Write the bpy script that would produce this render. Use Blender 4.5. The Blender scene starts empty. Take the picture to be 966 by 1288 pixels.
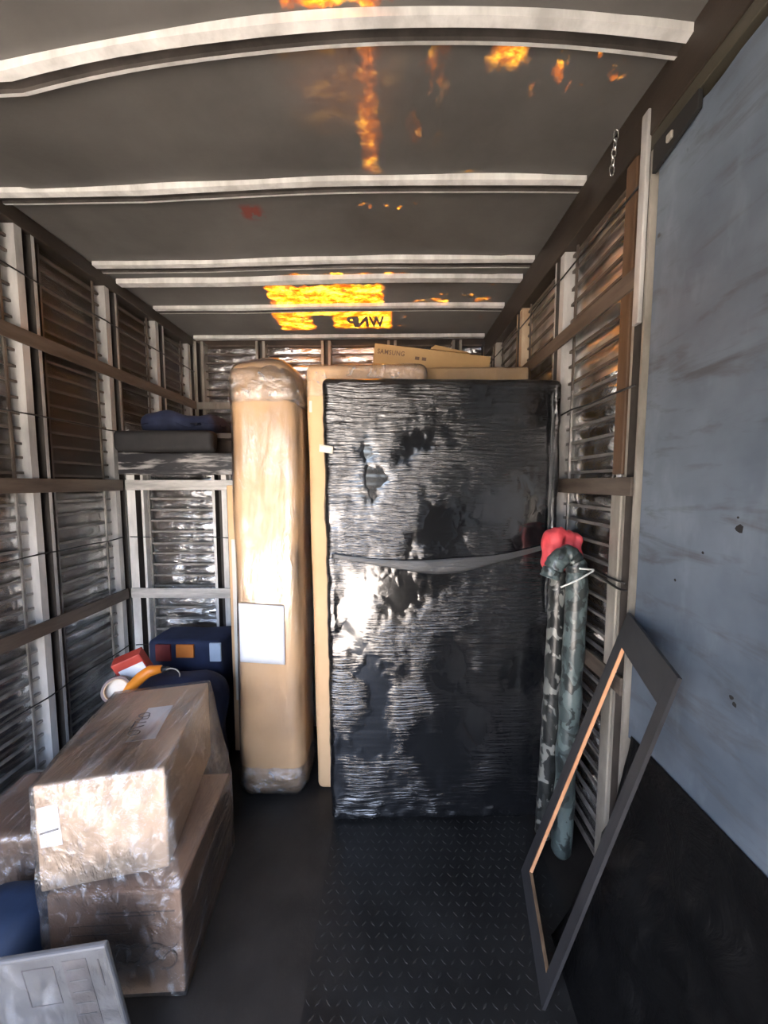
import bpy, bmesh, math, random
from mathutils import Vector, Matrix, noise
random.seed(7)
C = bpy.context.scene.collection
scn = bpy.context.scene
PI = math.pi

# ------------------------------------------------------------------ camera, sky, sun, exposure
cam_data = bpy.data.cameras.new('camera')
cam_data.sensor_fit = 'HORIZONTAL'; cam_data.sensor_width = 36.0
cam_data.lens = 36.0 * 460.0 / 966.0
cam_data.clip_start = 0.02
cam = bpy.data.objects.new('camera', cam_data); C.objects.link(cam)
cam.location = (0, 0, 1.5)
cam.rotation_euler = (math.radians(90 - 4.475), 0, math.radians(0.87))
scn.camera = cam

world = bpy.data.worlds.new('sky'); scn.world = world; world.use_nodes = True
wn = world.node_tree; wn.nodes.clear()
wo = wn.nodes.new('ShaderNodeOutputWorld'); wb = wn.nodes.new('ShaderNodeBackground')
sk = wn.nodes.new('ShaderNodeTexSky'); sk.sky_type = 'NISHITA'; sk.sun_disc = False
sk.sun_elevation = math.radians(55); sk.sun_rotation = math.radians(300); sk.dust_density = 10.0; sk.ozone_density = 0.0; sk.air_density = .8
wb.inputs['Strength'].default_value = 1.9
wn.links.new(sk.outputs[0], wb.inputs[0]); wn.links.new(wb.outputs[0], wo.inputs[0])

sun_data = bpy.data.lights.new('sun', 'SUN'); sun_data.energy = 12.0; sun_data.angle = 0.01
sun_data.color = (1.0, 0.95, 0.88)
sun = bpy.data.objects.new('sun', sun_data); C.objects.link(sun)
# high sun over the truck's nose and left side, so no direct beam enters the rear doorway
sun.rotation_euler = Vector((0.55, -0.20, -1.0)).to_track_quat('-Z', 'Y').to_euler()

scn.view_settings.view_transform = 'Standard'
scn.view_settings.look = 'None'
scn.view_settings.gamma = 1.0
scn.view_settings.use_curve_mapping = False
scn.view_settings.exposure = 1.6
scn.cycles.max_bounces = 10
scn.cycles.diffuse_bounces = 5
scn.cycles.glossy_bounces = 4
scn.cycles.transmission_bounces = 6
scn.cycles.transparent_max_bounces = 24
scn.cycles.sample_clamp_indirect = 6.0
scn.cycles.caustics_reflective = False
scn.cycles.caustics_refractive = False

# ------------------------------------------------------------------ node helpers and materials
class NT:
    def __init__(self, name):
        self.m = bpy.data.materials.new(name); self.m.use_nodes = True
        self.t = self.m.node_tree; self.t.nodes.clear()
        self.out = self.n('ShaderNodeOutputMaterial')
    def n(self, kind, **kw):
        x = self.t.nodes.new(kind)
        for k, v in kw.items(): setattr(x, k, v)
        return x
    def l(self, a, b): self.t.links.new(a, b)
    def setv(self, sock, v):
        if hasattr(v, 'node'): self.l(v, sock)
        else: sock.default_value = v
    def coord(self, kind='Object', scale=(1, 1, 1), rot=(0, 0, 0)):
        c = self.n('ShaderNodeTexCoord'); mp = self.n('ShaderNodeMapping')
        mp.inputs['Scale'].default_value = scale; mp.inputs['Rotation'].default_value = rot
        self.l(c.outputs[kind], mp.inputs[0]); return mp.outputs[0]
    def noise(self, vec, scale=5, detail=4, rough=.55, dist=0):
        x = self.n('ShaderNodeTexNoise'); self.l(vec, x.inputs['Vector'])
        x.inputs['Scale'].default_value = scale; x.inputs['Detail'].default_value = detail
        x.inputs['Roughness'].default_value = rough; x.inputs['Distortion'].default_value = dist
        return x.outputs['Fac']
    def ramp(self, fac, stops):
        x = self.n('ShaderNodeValToRGB'); self.l(fac, x.inputs[0]); e = x.color_ramp.elements
        while len(e) < len(stops): e.new(0.5)
        for i, (p, c) in enumerate(stops):
            e[i].position = p; e[i].color = (c[0], c[1], c[2], 1) if not isinstance(c, (int, float)) else (c, c, c, 1)
        return x.outputs[0]
    def math(self, op, a, b=0.0, clamp=False):
        x = self.n('ShaderNodeMath', operation=op); x.use_clamp = clamp
        self.setv(x.inputs[0], a); self.setv(x.inputs[1], b); return x.outputs[0]
    def mix(self, fac, a, b):
        x = self.n('ShaderNodeMix', data_type='RGBA')
        self.setv(x.inputs[0], fac)
        for s, v in ((x.inputs[6], a), (x.inputs[7], b)):
            if hasattr(v, 'node'): self.l(v, s)
            else: s.default_value = (v[0], v[1], v[2], 1)
        return x.outputs[2]
    def bump(self, h, strength=.3, dist=.01):
        x = self.n('ShaderNodeBump'); x.inputs['Strength'].default_value = strength
        x.inputs['Distance'].default_value = dist; self.l(h, x.inputs['Height']); return x.outputs[0]
    def principled(self, color, rough=.5, metal=0.0, bump=None, spec=.5):
        p = self.n('ShaderNodeBsdfPrincipled')
        if hasattr(color, 'node'): self.l(color, p.inputs['Base Color'])
        else: p.inputs['Base Color'].default_value = (*color, 1)
        self.setv(p.inputs['Roughness'], rough); self.setv(p.inputs['Metallic'], metal)
        p.inputs['Specular IOR Level'].default_value = spec
        if bump is not None: self.l(bump, p.inputs['Normal'])
        self.l(p.outputs[0], self.out.inputs[0]); return p

M = {}
def worn(name, c1, c2, rough=.5, metal=0.0, scale=6, stretch=(1, 1, 1), bump=.15, spec=.5, contrast=(.35, .65), bscale=None):
    t = NT(name); v = t.coord('Object', stretch)
    n1 = t.noise(v, scale, 6, .6); col = t.ramp(n1, [(contrast[0], c1), (contrast[1], c2)])
    n2 = t.noise(v, bscale or scale * 4, 5, .6)
    t.principled(col, rough, metal, t.bump(n2, bump, .004), spec)
    M[name] = t.m; return t.m

worn('pale_metal', (.46, .45, .43), (.80, .79, .76), .40, .1, 9, (1, 1, .3), .12)
worn('post_metal', (.26, .255, .245), (.52, .51, .49), .42, .2, 9, (1, 1, .3), .12)
worn('pale_metal_dull', (.20, .185, .16), (.42, .39, .34), .45, .3, 9, (1, 1, .3), .12)
worn('tan_metal', (.30, .20, .12), (.52, .42, .30), .5, .1, 9, (1, 1, .4), .15)
worn('channel_shade', (.030, .026, .023), (.075, .065, .058), .5, .3, 8, (1, 1, .4), .12)  # dark colour that paints shade into the channel recesses
worn('rail_wood', (.050, .038, .030), (.115, .09, .072), .5, 0, 6, (4, .6, 4), .2)
worn('rail_metal', (.36, .35, .33), (.66, .64, .61), .42, .3, 8, (.6, 4, 4), .15)
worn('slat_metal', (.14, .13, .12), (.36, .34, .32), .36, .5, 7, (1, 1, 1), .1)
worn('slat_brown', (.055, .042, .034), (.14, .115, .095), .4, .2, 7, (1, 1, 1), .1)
worn('cladding', (.022, .015, .011), (.075, .048, .033), .55, 0, 3, (1, .5, 2), .2)
worn('header_brown', (.016, .011, .008), (.038, .028, .020), .5, 0, 5, (2, .5, 2), .2)
worn('header_olive', (.030, .027, .018), (.062, .056, .042), .55, 0, 5, (2, .5, 2), .2)
worn('black_gap', (.004, .004, .004), (.012, .011, .010), .8, 0, 5)
worn('post_wood', (.05, .027, .015), (.12, .068, .038), .5, 0, 6, (3, 3, .4), .25)
worn('floor_base', (.006, .0055, .005), (.017, .015, .0135), .55, 0, 7, (1, 1, 1), .35)
worn('tread_plate', (.006, .0065, .007), (.016, .017, .0175), .45, .2, 5, (1, 1, 1), .3)
worn('tread', (.007, .0075, .008), (.024, .025, .025), .5, .1, 20, (1, 1, 1), .1)
worn('cardboard', (.64, .40, .205), (.72, .47, .26), .62, 0, 2.2, (1, 1, 1), .08)
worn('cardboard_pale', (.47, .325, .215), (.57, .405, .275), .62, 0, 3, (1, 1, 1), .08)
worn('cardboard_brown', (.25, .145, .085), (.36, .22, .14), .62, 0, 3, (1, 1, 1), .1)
worn('cardboard_flat', (.46, .30, .13), (.55, .37, .17), .6, 0, 3, (1, 1, 1), .06)
worn('paper', (.74, .75, .77), (.84, .85, .87), .5, 0, 4, (1, 1, 1), .03)
worn('ink', (.06, .055, .055), (.13, .12, .12), .5, 0, 12)
worn('ink_brown', (.14, .085, .055), (.22, .14, .09), .6, 0, 12)
worn('navy_cloth', (.010, .016, .045), (.022, .034, .085), .8, 0, 5, (1, 1, 1), .35)
worn('blue_cloth', (.008, .020, .05), (.014, .034, .085), .75, 0, 5, (1, 1, 1), .35)
worn('black_cloth', (.006, .006, .007), (.016, .015, .016), .75, 0, 6, (1, 1, 1), .4)
worn('orange_plastic', (.75, .21, .015), (.85, .30, .03), .42, 0, 5, (1, 1, 1), .05)
worn('orange_patch', (.55, .15, .02), (.68, .21, .035), .7, 0, 6)
worn('dark_red_patch', (.17, .022, .022), (.26, .04, .035), .6, 0, 6)
worn('red_card', (.34, .035, .025), (.48, .06, .04), .5, 0, 6)
worn('pale_blue_label', (.42, .50, .60), (.52, .60, .70), .5, 0, 6)
worn('red_cloth', (.60, .05, .06), (.85, .12, .14), .6, 0, 9, (1, 1, 1), .4)
worn('tape_core', (.44, .30, .18), (.55, .40, .26), .6, 0, 6)
worn('tape_brown', (.08, .04, .03), (.16, .085, .06), .3, 0, 6)
worn('chrome', (.5, .5, .48), (.7, .7, .68), .25, .9, 10)
worn('black_wire', (.008, .008, .008), (.02, .02, .02), .5, 0, 10)
worn('white_cord', (.55, .57, .56), (.75, .77, .75), .6, 0, 20)
worn('laminate', (.018, .018, .020), (.034, .034, .037), .48, 0, 6, (1, 1, 1), .06)
worn('raw_edge', (.55, .25, .12), (.68, .36, .19), .6, 0, 16, (1, 1, .4), .2)
worn('raw_edge_dull', (.13, .085, .05), (.22, .15, .09), .7, 0, 16)
worn('asphalt', (.22, .21, .195), (.30, .29, .27), .85, 0, 2)
worn('truck_paint', (.10, .10, .10), (.16, .16, .16), .5, 0, 3)
worn('masking_tape', (.62, .58, .50), (.72, .68, .6), .5, 0, 8)

def clear_film(name, scale=(1, 1, 1), rot=(0, 0, 0), n=14, amount=.10, fres=1.0, strength=.9, haze=.05, rough=.10, dist=.012, tint=(.96, .95, .94), streak=.0):
    t = NT(name); v = t.coord('Object', scale, rot)
    h1 = t.noise(v, n, 5, .62, .6); h2 = t.noise(t.coord('Object', (1, 1, 1)), 5, 3, .5)
    h = t.math('ADD', h1, t.math('MULTIPLY', h2, .8)); b = t.bump(h, strength, dist)
    tr = t.n('ShaderNodeBsdfTransparent'); tr.inputs[0].default_value = (*tint, 1)
    gl = t.n('ShaderNodeBsdfGlossy'); gl.inputs['Roughness'].default_value = rough; gl.inputs[0].default_value = (1, 1, 1, 1)
    t.l(b, gl.inputs['Normal'])
    df = t.n('ShaderNodeBsdfDiffuse'); df.inputs[0].default_value = (.8, .8, .8, 1); t.l(b, df.inputs['Normal'])
    lw = t.n('ShaderNodeLayerWeight'); lw.inputs[0].default_value = .35; t.l(b, lw.inputs['Normal'])
    f = t.math('ADD', t.math('MULTIPLY', lw.outputs['Fresnel'], fres), amount, True)
    patch = t.ramp(t.noise(t.coord('Object', (1, 1, 1)), 3.2, 3, .5), [(.38, .25), (.60, 1.0)])
    f = t.math('MULTIPLY', f, patch)
    m1 = t.n('ShaderNodeMixShader'); t.l(t.math('ADD', t.math('MULTIPLY', t.ramp(h1, [(.54, 0), (.66, 1)]), streak), haze), m1.inputs[0]); t.l(tr.outputs[0], m1.inputs[1]); t.l(df.outputs[0], m1.inputs[2])  # white crease streaks, also painted in for glare highlights on the film
    m2 = t.n('ShaderNodeMixShader'); t.l(f, m2.inputs[0]); t.l(m1.outputs[0], m2.inputs[1]); t.l(gl.outputs[0], m2.inputs[2])
    t.l(m2.outputs[0], t.out.inputs[0]); M[name] = t.m; return t.m
clear_film('wall_film', (3, .8, 3), n=7, amount=.50, haze=.02, streak=.2, rough=.10)
clear_film('upper_film', (3, .8, 3), n=7, amount=.08, haze=.01, rough=.28)  # copy of the wall film, gloss cut to darken the upper bays
clear_film('front_film', (.9, 3, 3), n=6, amount=.75, haze=.03, rough=.10, dist=.025, streak=.25)
clear_film('carton_film', (1, .14, .6), (0, 0, -.2), n=30, amount=.17, haze=.04, rough=.13, dist=.022, streak=.26)
clear_film('card_film', (1, 1, .5), n=16, amount=.10, haze=.02, rough=.13, streak=.12)
clear_film('tall_film', (1.6, 1.6, .45), n=13, amount=.16, haze=.02, rough=.22, dist=.010)
clear_film('bunched_film', (1, 1, 1), n=22, amount=.13, haze=.03, rough=.12, streak=.35, strength=1.0, dist=.02)

def black_film():
    t = NT('black_film')
    base = t.coord('Object', (1, 1, 1))
    wob = t.noise(base, 2.2, 2, .5)
    sep = t.n('ShaderNodeSeparateXYZ'); t.l(base, sep.inputs[0])
    comb = t.n('ShaderNodeCombineXYZ')
    t.l(t.math('MULTIPLY', sep.outputs[0], 6), comb.inputs[0]); t.l(t.math('MULTIPLY', sep.outputs[1], 3.5), comb.inputs[1])
    t.l(t.math('MULTIPLY', t.math('ADD', sep.outputs[2], t.math('MULTIPLY', wob, .05)), 95), comb.inputs[2])
    ridges = t.noise(comb.outputs[0], 1.0, 4, .55, .1)
    patch = t.ramp(t.noise(t.coord('Object', (1, 1, .9)), 4.2, 3, .5), [(.42, 0.0), (.58, 1.0)])
    fine = t.math('MULTIPLY', ridges, patch)
    crumple = t.ramp(t.noise(base, 8, 3, .5, .6), [(.45, 0), (.75, 1)])
    h = t.math('ADD', fine, t.math('MULTIPLY', crumple, .07))
    b = t.bump(h, .8, .011)
    p = t.principled((.0065, .007, .008), .15, 0, b, .9); p.inputs['Coat Weight'].default_value = 1.0; p.inputs['Coat Roughness'].default_value = .06; t.l(b, p.inputs['Coat Normal'])
    M['black_film'] = t.m
    t = NT('black_band'); h = t.noise(t.coord('Object', (1, 1, 12)), 12, 4, .6)
    t.principled((.045, .047, .05), .25, 0, t.bump(h, .6, .006), .8); M['black_band'] = t.m
    t = NT('black_plastic'); h = t.noise(t.coord('Object', (1, 1, 1)), 7, 5, .6, 1.2)
    t.principled((.003, .0032, .0036), .42, 0, t.bump(h, .8, .014), .2); M['black_plastic'] = t.m
    t = NT('scuffed_plank'); v = t.coord('Object', (1.2, 3, 9))
    f = t.ramp(t.noise(v, 3.2, 6, .62, .4), [(.50, 0), (.62, 1)])
    t.principled(t.mix(f, (.020, .020, .023), (.33, .32, .31)), .35, 0, t.bump(t.noise(v, 9, 4, .6), .4, .006), .6); M['scuffed_plank'] = t.m
black_film()

def board_paint():
    t = NT('board_paint')
    v = t.coord('Object', (1, 1, 1))
    col = t.ramp(t.noise(v, 2.0, 5, .6), [(.32, (.062, .082, .110)), (.68, (.145, .178, .22))])
    rub = t.ramp(t.noise(t.coord('Object', (1, 2.2, 9), (.45, 0, 0)), 2.0, 5, .6, .5), [(.52, 0), (.70, .8)])
    col = t.mix(rub, col, (.05, .055, .062))
    lite = t.ramp(t.noise(t.coord('Object', (1, 3, 1.2)), 2.6, 4, .6), [(.56, 0), (.80, .4)])
    col = t.mix(lite, col, (.24, .285, .335))
    dots = t.ramp(t.noise(v, 13, 2, .4), [(.735, 0), (.76, .9)])
    col = t.mix(dots, col, (.03, .03, .032))
    t.principled(col, .48, 0, t.bump(t.noise(t.coord('Object', (1, 3, 14)), 5, 5, .6), .12, .004), .45); M['board_paint'] = t.m
board_paint()

def camo(name, cols):
    t = NT(name); v = t.coord('Object', (1, 1, .7))
    a = t.noise(v, 21, 2, .4, .8); b = t.noise(t.coord('Object', (1, 1, .8), (1, 2, 3)), 26, 2, .4, .8)
    col = t.mix(t.ramp(a, [(.50, 0), (.52, 1)]), cols[0], cols[1])
    col = t.mix(t.ramp(b, [(.55, 0), (.57, 1)]), col, cols[2])
    t.principled(col, .32, 0, t.bump(t.noise(v, 16, 4, .6, 1), .5, .008), .6); M[name] = t.m
camo('camo_grey', ((.050, .068, .068), (.095, .125, .122), (.022, .028, .028)))
camo('camo_dark', ((.012, .014, .014), (.025, .028, .027), (.17, .175, .16)))

def print_paper():
    t = NT('printed_card'); v = t.coord('Object', (1, 1, 1))
    c = t.ramp(t.noise(v, 4, 4, .6), [(.35, (.10, .10, .104)), (.7, (.165, .165, .165))])
    t.principled(c, .5, 0, t.bump(t.noise(v, 20, 3, .5), .05, .003)); M['printed_card'] = t.m
print_paper()

def ceiling_sheet():
    t = NT('ceiling_sheet')
    geo = t.coord('Object', (1, 1, 1)); sep = t.n('ShaderNodeSeparateXYZ'); t.l(geo, sep.inputs[0])
    X, Y = sep.outputs[0], sep.outputs[1]
    wob = t.math('MULTIPLY', t.math('SUBTRACT', t.noise(geo, 14, 4, .6), .5), .10)
    Xw, Yw = t.math('ADD', X, wob), t.math('ADD', Y, wob)
    def soft(v, a, b, s):     # 1 between a and b
        lo = t.math('DIVIDE', t.math('SUBTRACT', v, a), s, True); hi = t.math('DIVIDE', t.math('SUBTRACT', b, v), s, True)
        return t.math('MULTIPLY', lo, hi)
    def patch(x0, x1, y0, y1, s, amp, thr=None, nscale=9, stretch=(1, 1, 1)):
        m = t.math('MULTIPLY', soft(Xw, x0, x1, s), soft(Yw, y0, y1, s))
        if thr is not None:
            m = t.math('MULTIPLY', m, t.ramp(t.noise(t.coord('Object', stretch), nscale, 5, .65), [(thr, 0), (thr + .14, 1)]))
        return t.math('MULTIPLY', m, amp)
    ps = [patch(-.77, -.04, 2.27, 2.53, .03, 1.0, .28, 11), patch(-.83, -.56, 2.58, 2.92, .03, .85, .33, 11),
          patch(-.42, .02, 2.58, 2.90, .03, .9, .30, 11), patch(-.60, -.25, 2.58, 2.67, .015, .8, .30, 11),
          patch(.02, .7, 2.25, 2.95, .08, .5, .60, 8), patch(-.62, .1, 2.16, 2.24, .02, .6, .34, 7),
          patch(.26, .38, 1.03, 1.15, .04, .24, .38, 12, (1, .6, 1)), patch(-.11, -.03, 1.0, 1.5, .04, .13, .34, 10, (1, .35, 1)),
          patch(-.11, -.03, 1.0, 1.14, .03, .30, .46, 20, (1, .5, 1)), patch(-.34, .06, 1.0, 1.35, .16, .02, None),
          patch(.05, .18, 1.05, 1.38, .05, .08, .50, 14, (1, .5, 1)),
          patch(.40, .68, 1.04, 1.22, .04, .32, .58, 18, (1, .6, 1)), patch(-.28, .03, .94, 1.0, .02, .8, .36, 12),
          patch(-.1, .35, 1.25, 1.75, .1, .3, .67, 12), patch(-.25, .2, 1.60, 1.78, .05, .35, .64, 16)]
    m = ps[0]
    for q in ps[1:]: m = t.math('MAXIMUM', m, q)
    base = t.ramp(t.noise(geo, 1.8, 6, .62), [(.30, (.068, .064, .060)), (.72, (.118, .111, .104))])
    stain = t.math('MULTIPLY', t.ramp(t.noise(geo, 22, 3, .5), [(.42, 0), (.5, 1)]), t.math('MULTIPLY', soft(X, -.66, -.54, .03), soft(Y, 1.62, 1.73, .03)))
    base = t.mix(t.math('MULTIPLY', stain, .8), base, (.16, .02, .012))
    df = t.n('ShaderNodeBsdfPrincipled'); t.l(base, df.inputs['Base Color']); df.inputs['Roughness'].default_value = .55
    df.inputs['Specular IOR Level'].default_value = .3
    t.l(t.bump(t.noise(geo, 6, 5, .6), .2, .01), df.inputs['Normal'])
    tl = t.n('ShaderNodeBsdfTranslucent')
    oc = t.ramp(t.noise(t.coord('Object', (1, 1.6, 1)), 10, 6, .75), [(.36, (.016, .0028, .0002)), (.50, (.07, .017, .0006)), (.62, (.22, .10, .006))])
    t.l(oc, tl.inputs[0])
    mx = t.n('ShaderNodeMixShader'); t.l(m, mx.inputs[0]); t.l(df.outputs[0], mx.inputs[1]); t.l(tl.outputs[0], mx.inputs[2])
    t.l(mx.outputs[0], t.out.inputs[0]); M['ceiling_sheet'] = t.m
ceiling_sheet()

# ------------------------------------------------------------------ geometry helpers
def new_obj(name, me, mats, parent=None, off=(0, 0, 0)):
    o = bpy.data.objects.new(name, me); C.objects.link(o)
    if me is not None and mats is not None:
        for m in (mats if isinstance(mats, (list, tuple)) else [mats]):
            if len(me.materials) < (len(mats) if isinstance(mats, (list, tuple)) else 1): me.materials.append(M[m])
    if parent is not None: o.parent = parent
    o.location = off
    return o
def mesh(name, verts, faces, mi=None, smooth=False):
    me = bpy.data.meshes.new(name); me.from_pydata([tuple(v) for v in verts], [], faces); me.update()
    if mi: me.polygons.foreach_set('material_index', mi)
    if smooth: me.polygons.foreach_set('use_smooth', [True] * len(me.polygons))
    return me
BOXF = [(0, 3, 2, 1), (4, 5, 6, 7), (0, 1, 5, 4), (1, 2, 6, 5), (2, 3, 7, 6), (3, 0, 4, 7)]
def box_v(x0, x1, y0, y1, z0, z1):
    return [(x0, y0, z0), (x1, y0, z0), (x1, y1, z0), (x0, y1, z0), (x0, y0, z1), (x1, y0, z1), (x1, y1, z1), (x0, y1, z1)]
def bevel(me, w, seg=2):
    bm = bmesh.new(); bm.from_mesh(me)
    bmesh.ops.bevel(bm, geom=bm.edges[:], offset=w, segments=seg, affect='EDGES', profile=.5)
    bm.to_mesh(me); bm.free(); return me
def box(name, x0, x1, y0, y1, z0, z1, mat, parent=None, bev=0.0):
    me = mesh(name, box_v(x0, x1, y0, y1, z0, z1), BOXF)
    if bev: bevel(me, bev)
    return new_obj(name, me, mat, parent)
def boxes_mesh(name, lst):
    V, F = [], []
    for b in lst:
        k = len(V); V += box_v(*b); F += [tuple(i + k for i in f) for f in BOXF]
    return mesh(name, V, F)
def hexa(name, v8, mat, parent=None, bev=0.0):
    me = mesh(name, v8, BOXF)
    if bev: bevel(me, bev)
    return new_obj(name, me, mat, parent)
def tube(name, pts, r, mat, parent=None, closed=False, seg=6):
    V, F = [], []; n = len(pts); P = [Vector(p) for p in pts]
    for i, p in enumerate(P):
        a = P[(i + 1) % n] if (closed or i < n - 1) else p; b = P[i - 1] if (closed or i > 0) else p
        d = (a - b).normalized(); ref = Vector((0, 0, 1)) if abs(d.z) < .9 else Vector((0, 1, 0))
        u = d.cross(ref).normalized(); w = d.cross(u)
        rr = r[i] if isinstance(r, (list, tuple)) else r
        for k in range(seg):
            q = 2 * PI * k / seg; V.append(p + (u * math.cos(q) + w * math.sin(q)) * rr)
    for i in range(n if closed else n - 1):
        j = (i + 1) % n
        for k in range(seg):
            l = (k + 1) % seg; F.append((i * seg + k, i * seg + l, j * seg + l, j * seg + k))
    if not closed: F.append(tuple(range(seg - 1, -1, -1))); F.append(tuple((n - 1) * seg + k for k in range(seg)))
    return new_obj(name, mesh(name, V, F, smooth=True), mat, parent)
def nz(x, y, z): return noise.noise(Vector((x, y, z)))
def axis_pts(half, r, n):
    rr = min(r, half * .95); rim = [half - rr * (1 - math.sin(a * PI / 8)) for a in range(1, 5)]
    inner = [-(half - rr) + 2 * (half - rr) * i / n for i in range(n + 1)]
    return [-v for v in reversed(rim)] + inner + rim
def rbox_mesh(name, size, r, n, disp=None, smooth=True):
    """closed rounded box centred at the origin; disp(p, normal) returns an offset vector"""
    hx, hy, hz = (s / 2 for s in size)
    ax = [axis_pts(h, r, k) for h, k in zip((hx, hy, hz), n)]
    idx = {}; V = []; F = []
    H = (hx, hy, hz)
    def vert(i, j, k):
        key = (i, j, k)
        if key in idx: return idx[key]
        p = Vector((ax[0][i], ax[1][j], ax[2][k]))
        inner = Vector([max(-(h - min(r, h * .95)), min(h - min(r, h * .95), c)) for h, c in zip(H, p)])
        d = p - inner
        if d.length > 1e-9:
            nrm = d.normalized(); rr = [min(r, h * .95) for h in H]
            p = inner + Vector((nrm.x * rr[0], nrm.y * rr[1], nrm.z * rr[2]))
        else: nrm = Vector((0, 0, 1))
        if disp: p = p + disp(p, nrm)
        idx[key] = len(V); V.append(p); return idx[key]
    L = [len(a) for a in ax]
    for axis in range(3):
        u, v = [(1, 2), (2, 0), (0, 1)][axis]
        for side in (0, L[axis] - 1):
            for a in range(L[u] - 1):
                for b in range(L[v] - 1):
                    q = []
                    for (da, db) in ((0, 0), (1, 0), (1, 1), (0, 1)):
                        c = [0, 0, 0]; c[axis] = side; c[u] = a + da; c[v] = b + db; q.append(vert(*c))
                    F.append(tuple(q) if side else tuple(reversed(q)))
    return mesh(name, V, F, smooth=smooth)
def grid_mesh(name, nu, nv, fn, smooth=True, thick=0.0):
    V = [fn(i / nu, j / nv) for j in range(nv + 1) for i in range(nu + 1)]
    F = [(j * (nu + 1) + i, j * (nu + 1) + i + 1, (j + 1) * (nu + 1) + i + 1, (j + 1) * (nu + 1) + i) for j in range(nv) for i in range(nu)]
    me = mesh(name, V, F, smooth=smooth)
    if thick:
        bm = bmesh.new(); bm.from_mesh(me); bmesh.ops.solidify(bm, geom=bm.faces[:], thickness=thick); bm.to_mesh(me); bm.free()
        if smooth: me.polygons.foreach_set('use_smooth', [True] * len(me.polygons))
    return me
def tag(o, label, cat, group=None, kind=None):
    o['label'] = label; o['category'] = cat
    if group: o['group'] = group
    if kind: o['kind'] = kind
    return o
def thing(name, loc, rot, label, cat, group=None):
    o = bpy.data.objects.new(name, None); C.objects.link(o); o.location = loc; o.rotation_euler = rot; o.empty_display_size = .1
    return tag(o, label, cat, group)
def struct(o): o['kind'] = 'structure'; return o
def text_part(name, s, size, mat, parent, loc, rot, sx=1.0, extrude=.0004, align='LEFT', off=0.0):
    cu = bpy.data.curves.new(name, 'FONT'); cu.body = s; cu.size = size; cu.extrude = extrude; cu.align_x = align; cu.offset = off; cu.space_character = 1.12 if len(s) > 3 else 1.0
    tmp = bpy.data.objects.new(name, cu); C.objects.link(tmp)
    bpy.context.view_layer.update()
    me = bpy.data.meshes.new_from_object(tmp.evaluated_get(bpy.context.evaluated_depsgraph_get()))
    bpy.data.objects.remove(tmp)
    o = new_obj(name, me, None, parent, loc); me.materials.clear(); me.materials.append(M[mat]); o.rotation_euler = rot; o.scale = (sx, 1, 1); return o

# ------------------------------------------------------------------ the truck body
WL, WR = -1.58, 0.76          # faces of the posts on the left and right walls
YR, YF, YB = -0.5, 2.15, 3.10 # rear doorway, bulkhead below the shelf, nose wall above it
ZS = 1.79                     # shelf over the cab
RAILS = (2.13, 1.49, 0.84)
WIRES = (2.40, 1.80, 1.18, 0.52)

def bend(Y):
    ks = [(-1, .10), (1.03, .10), (1.55, .018), (2.1, .012), (3.2, .0)]
    for (a, ka), (b, kb) in zip(ks, ks[1:]):
        if Y <= b:
            f = max(0, min(1, (Y - a) / (b - a))); return ka + (kb - ka) * f
    return 0.0
def roof_z(X, Y):
    x = max(-1.0, X); d = bend(Y) * (x - .06) ** 2
    return 2.682 - min(d, .12)

ground = box('ground', -30, 30, -40, 40, -1.25, -1.15, 'asphalt'); struct(ground)
floor = box('floor', WL - .14, WR + .14, YR, YB + .1, -.12, 0, 'floor_base'); struct(floor)
# chequer plate laid over the right part of the floor
box('floor_plate', -.245, .62, YR + .02, 1.98, 0, .004, 'tread_plate', floor)
V, F = [], []
i = 0
yy = .62
while yy < 1.9:
    xx = -.235 + (.016 if i % 2 else 0); j = 0
    while xx < .60:
        a = PI / 4 if (i + j) % 2 else -PI / 4
        ca, sa = math.cos(a), math.sin(a); k = len(V)
        for (u, v, z) in ((-.011, 0, 0), (0, -.0032, 0), (.011, 0, 0), (0, .0032, 0), (-.005, 0, .0010), (.005, 0, .0010)):
            V.append((xx + u * ca - v * sa, yy + u * sa + v * ca, .004 + z))
        F += [(k, k + 1, k + 4), (k + 1, k + 5, k + 4), (k + 1, k + 2, k + 5), (k + 2, k + 3, k + 5), (k + 3, k + 4, k + 5), (k + 3, k, k + 4)]
        xx += .030; j += 1
    yy += .032; i += 1
tr = new_obj('floor_tread', mesh('floor_tread', V, F), 'tread', floor); tr['kind'] = 'stuff'

ceil = new_obj('ceiling', grid_mesh('ceiling', 60, 90, lambda u, v: (WL - .12 + u * (WR - WL + .24), YR + v * (YB + .1 - YR), roof_z(WL - .12 + u * (WR - WL + .24), YR + v * (YB + .1 - YR)) + .012 * (nz(u * 5, v * 6, 3) if not 2.5 < YR + v * (YB + .1 - YR) < 3 else 0) * (1 if .1 < u < .9 else 0))), 'ceiling_sheet'); struct(ceil)

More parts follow.
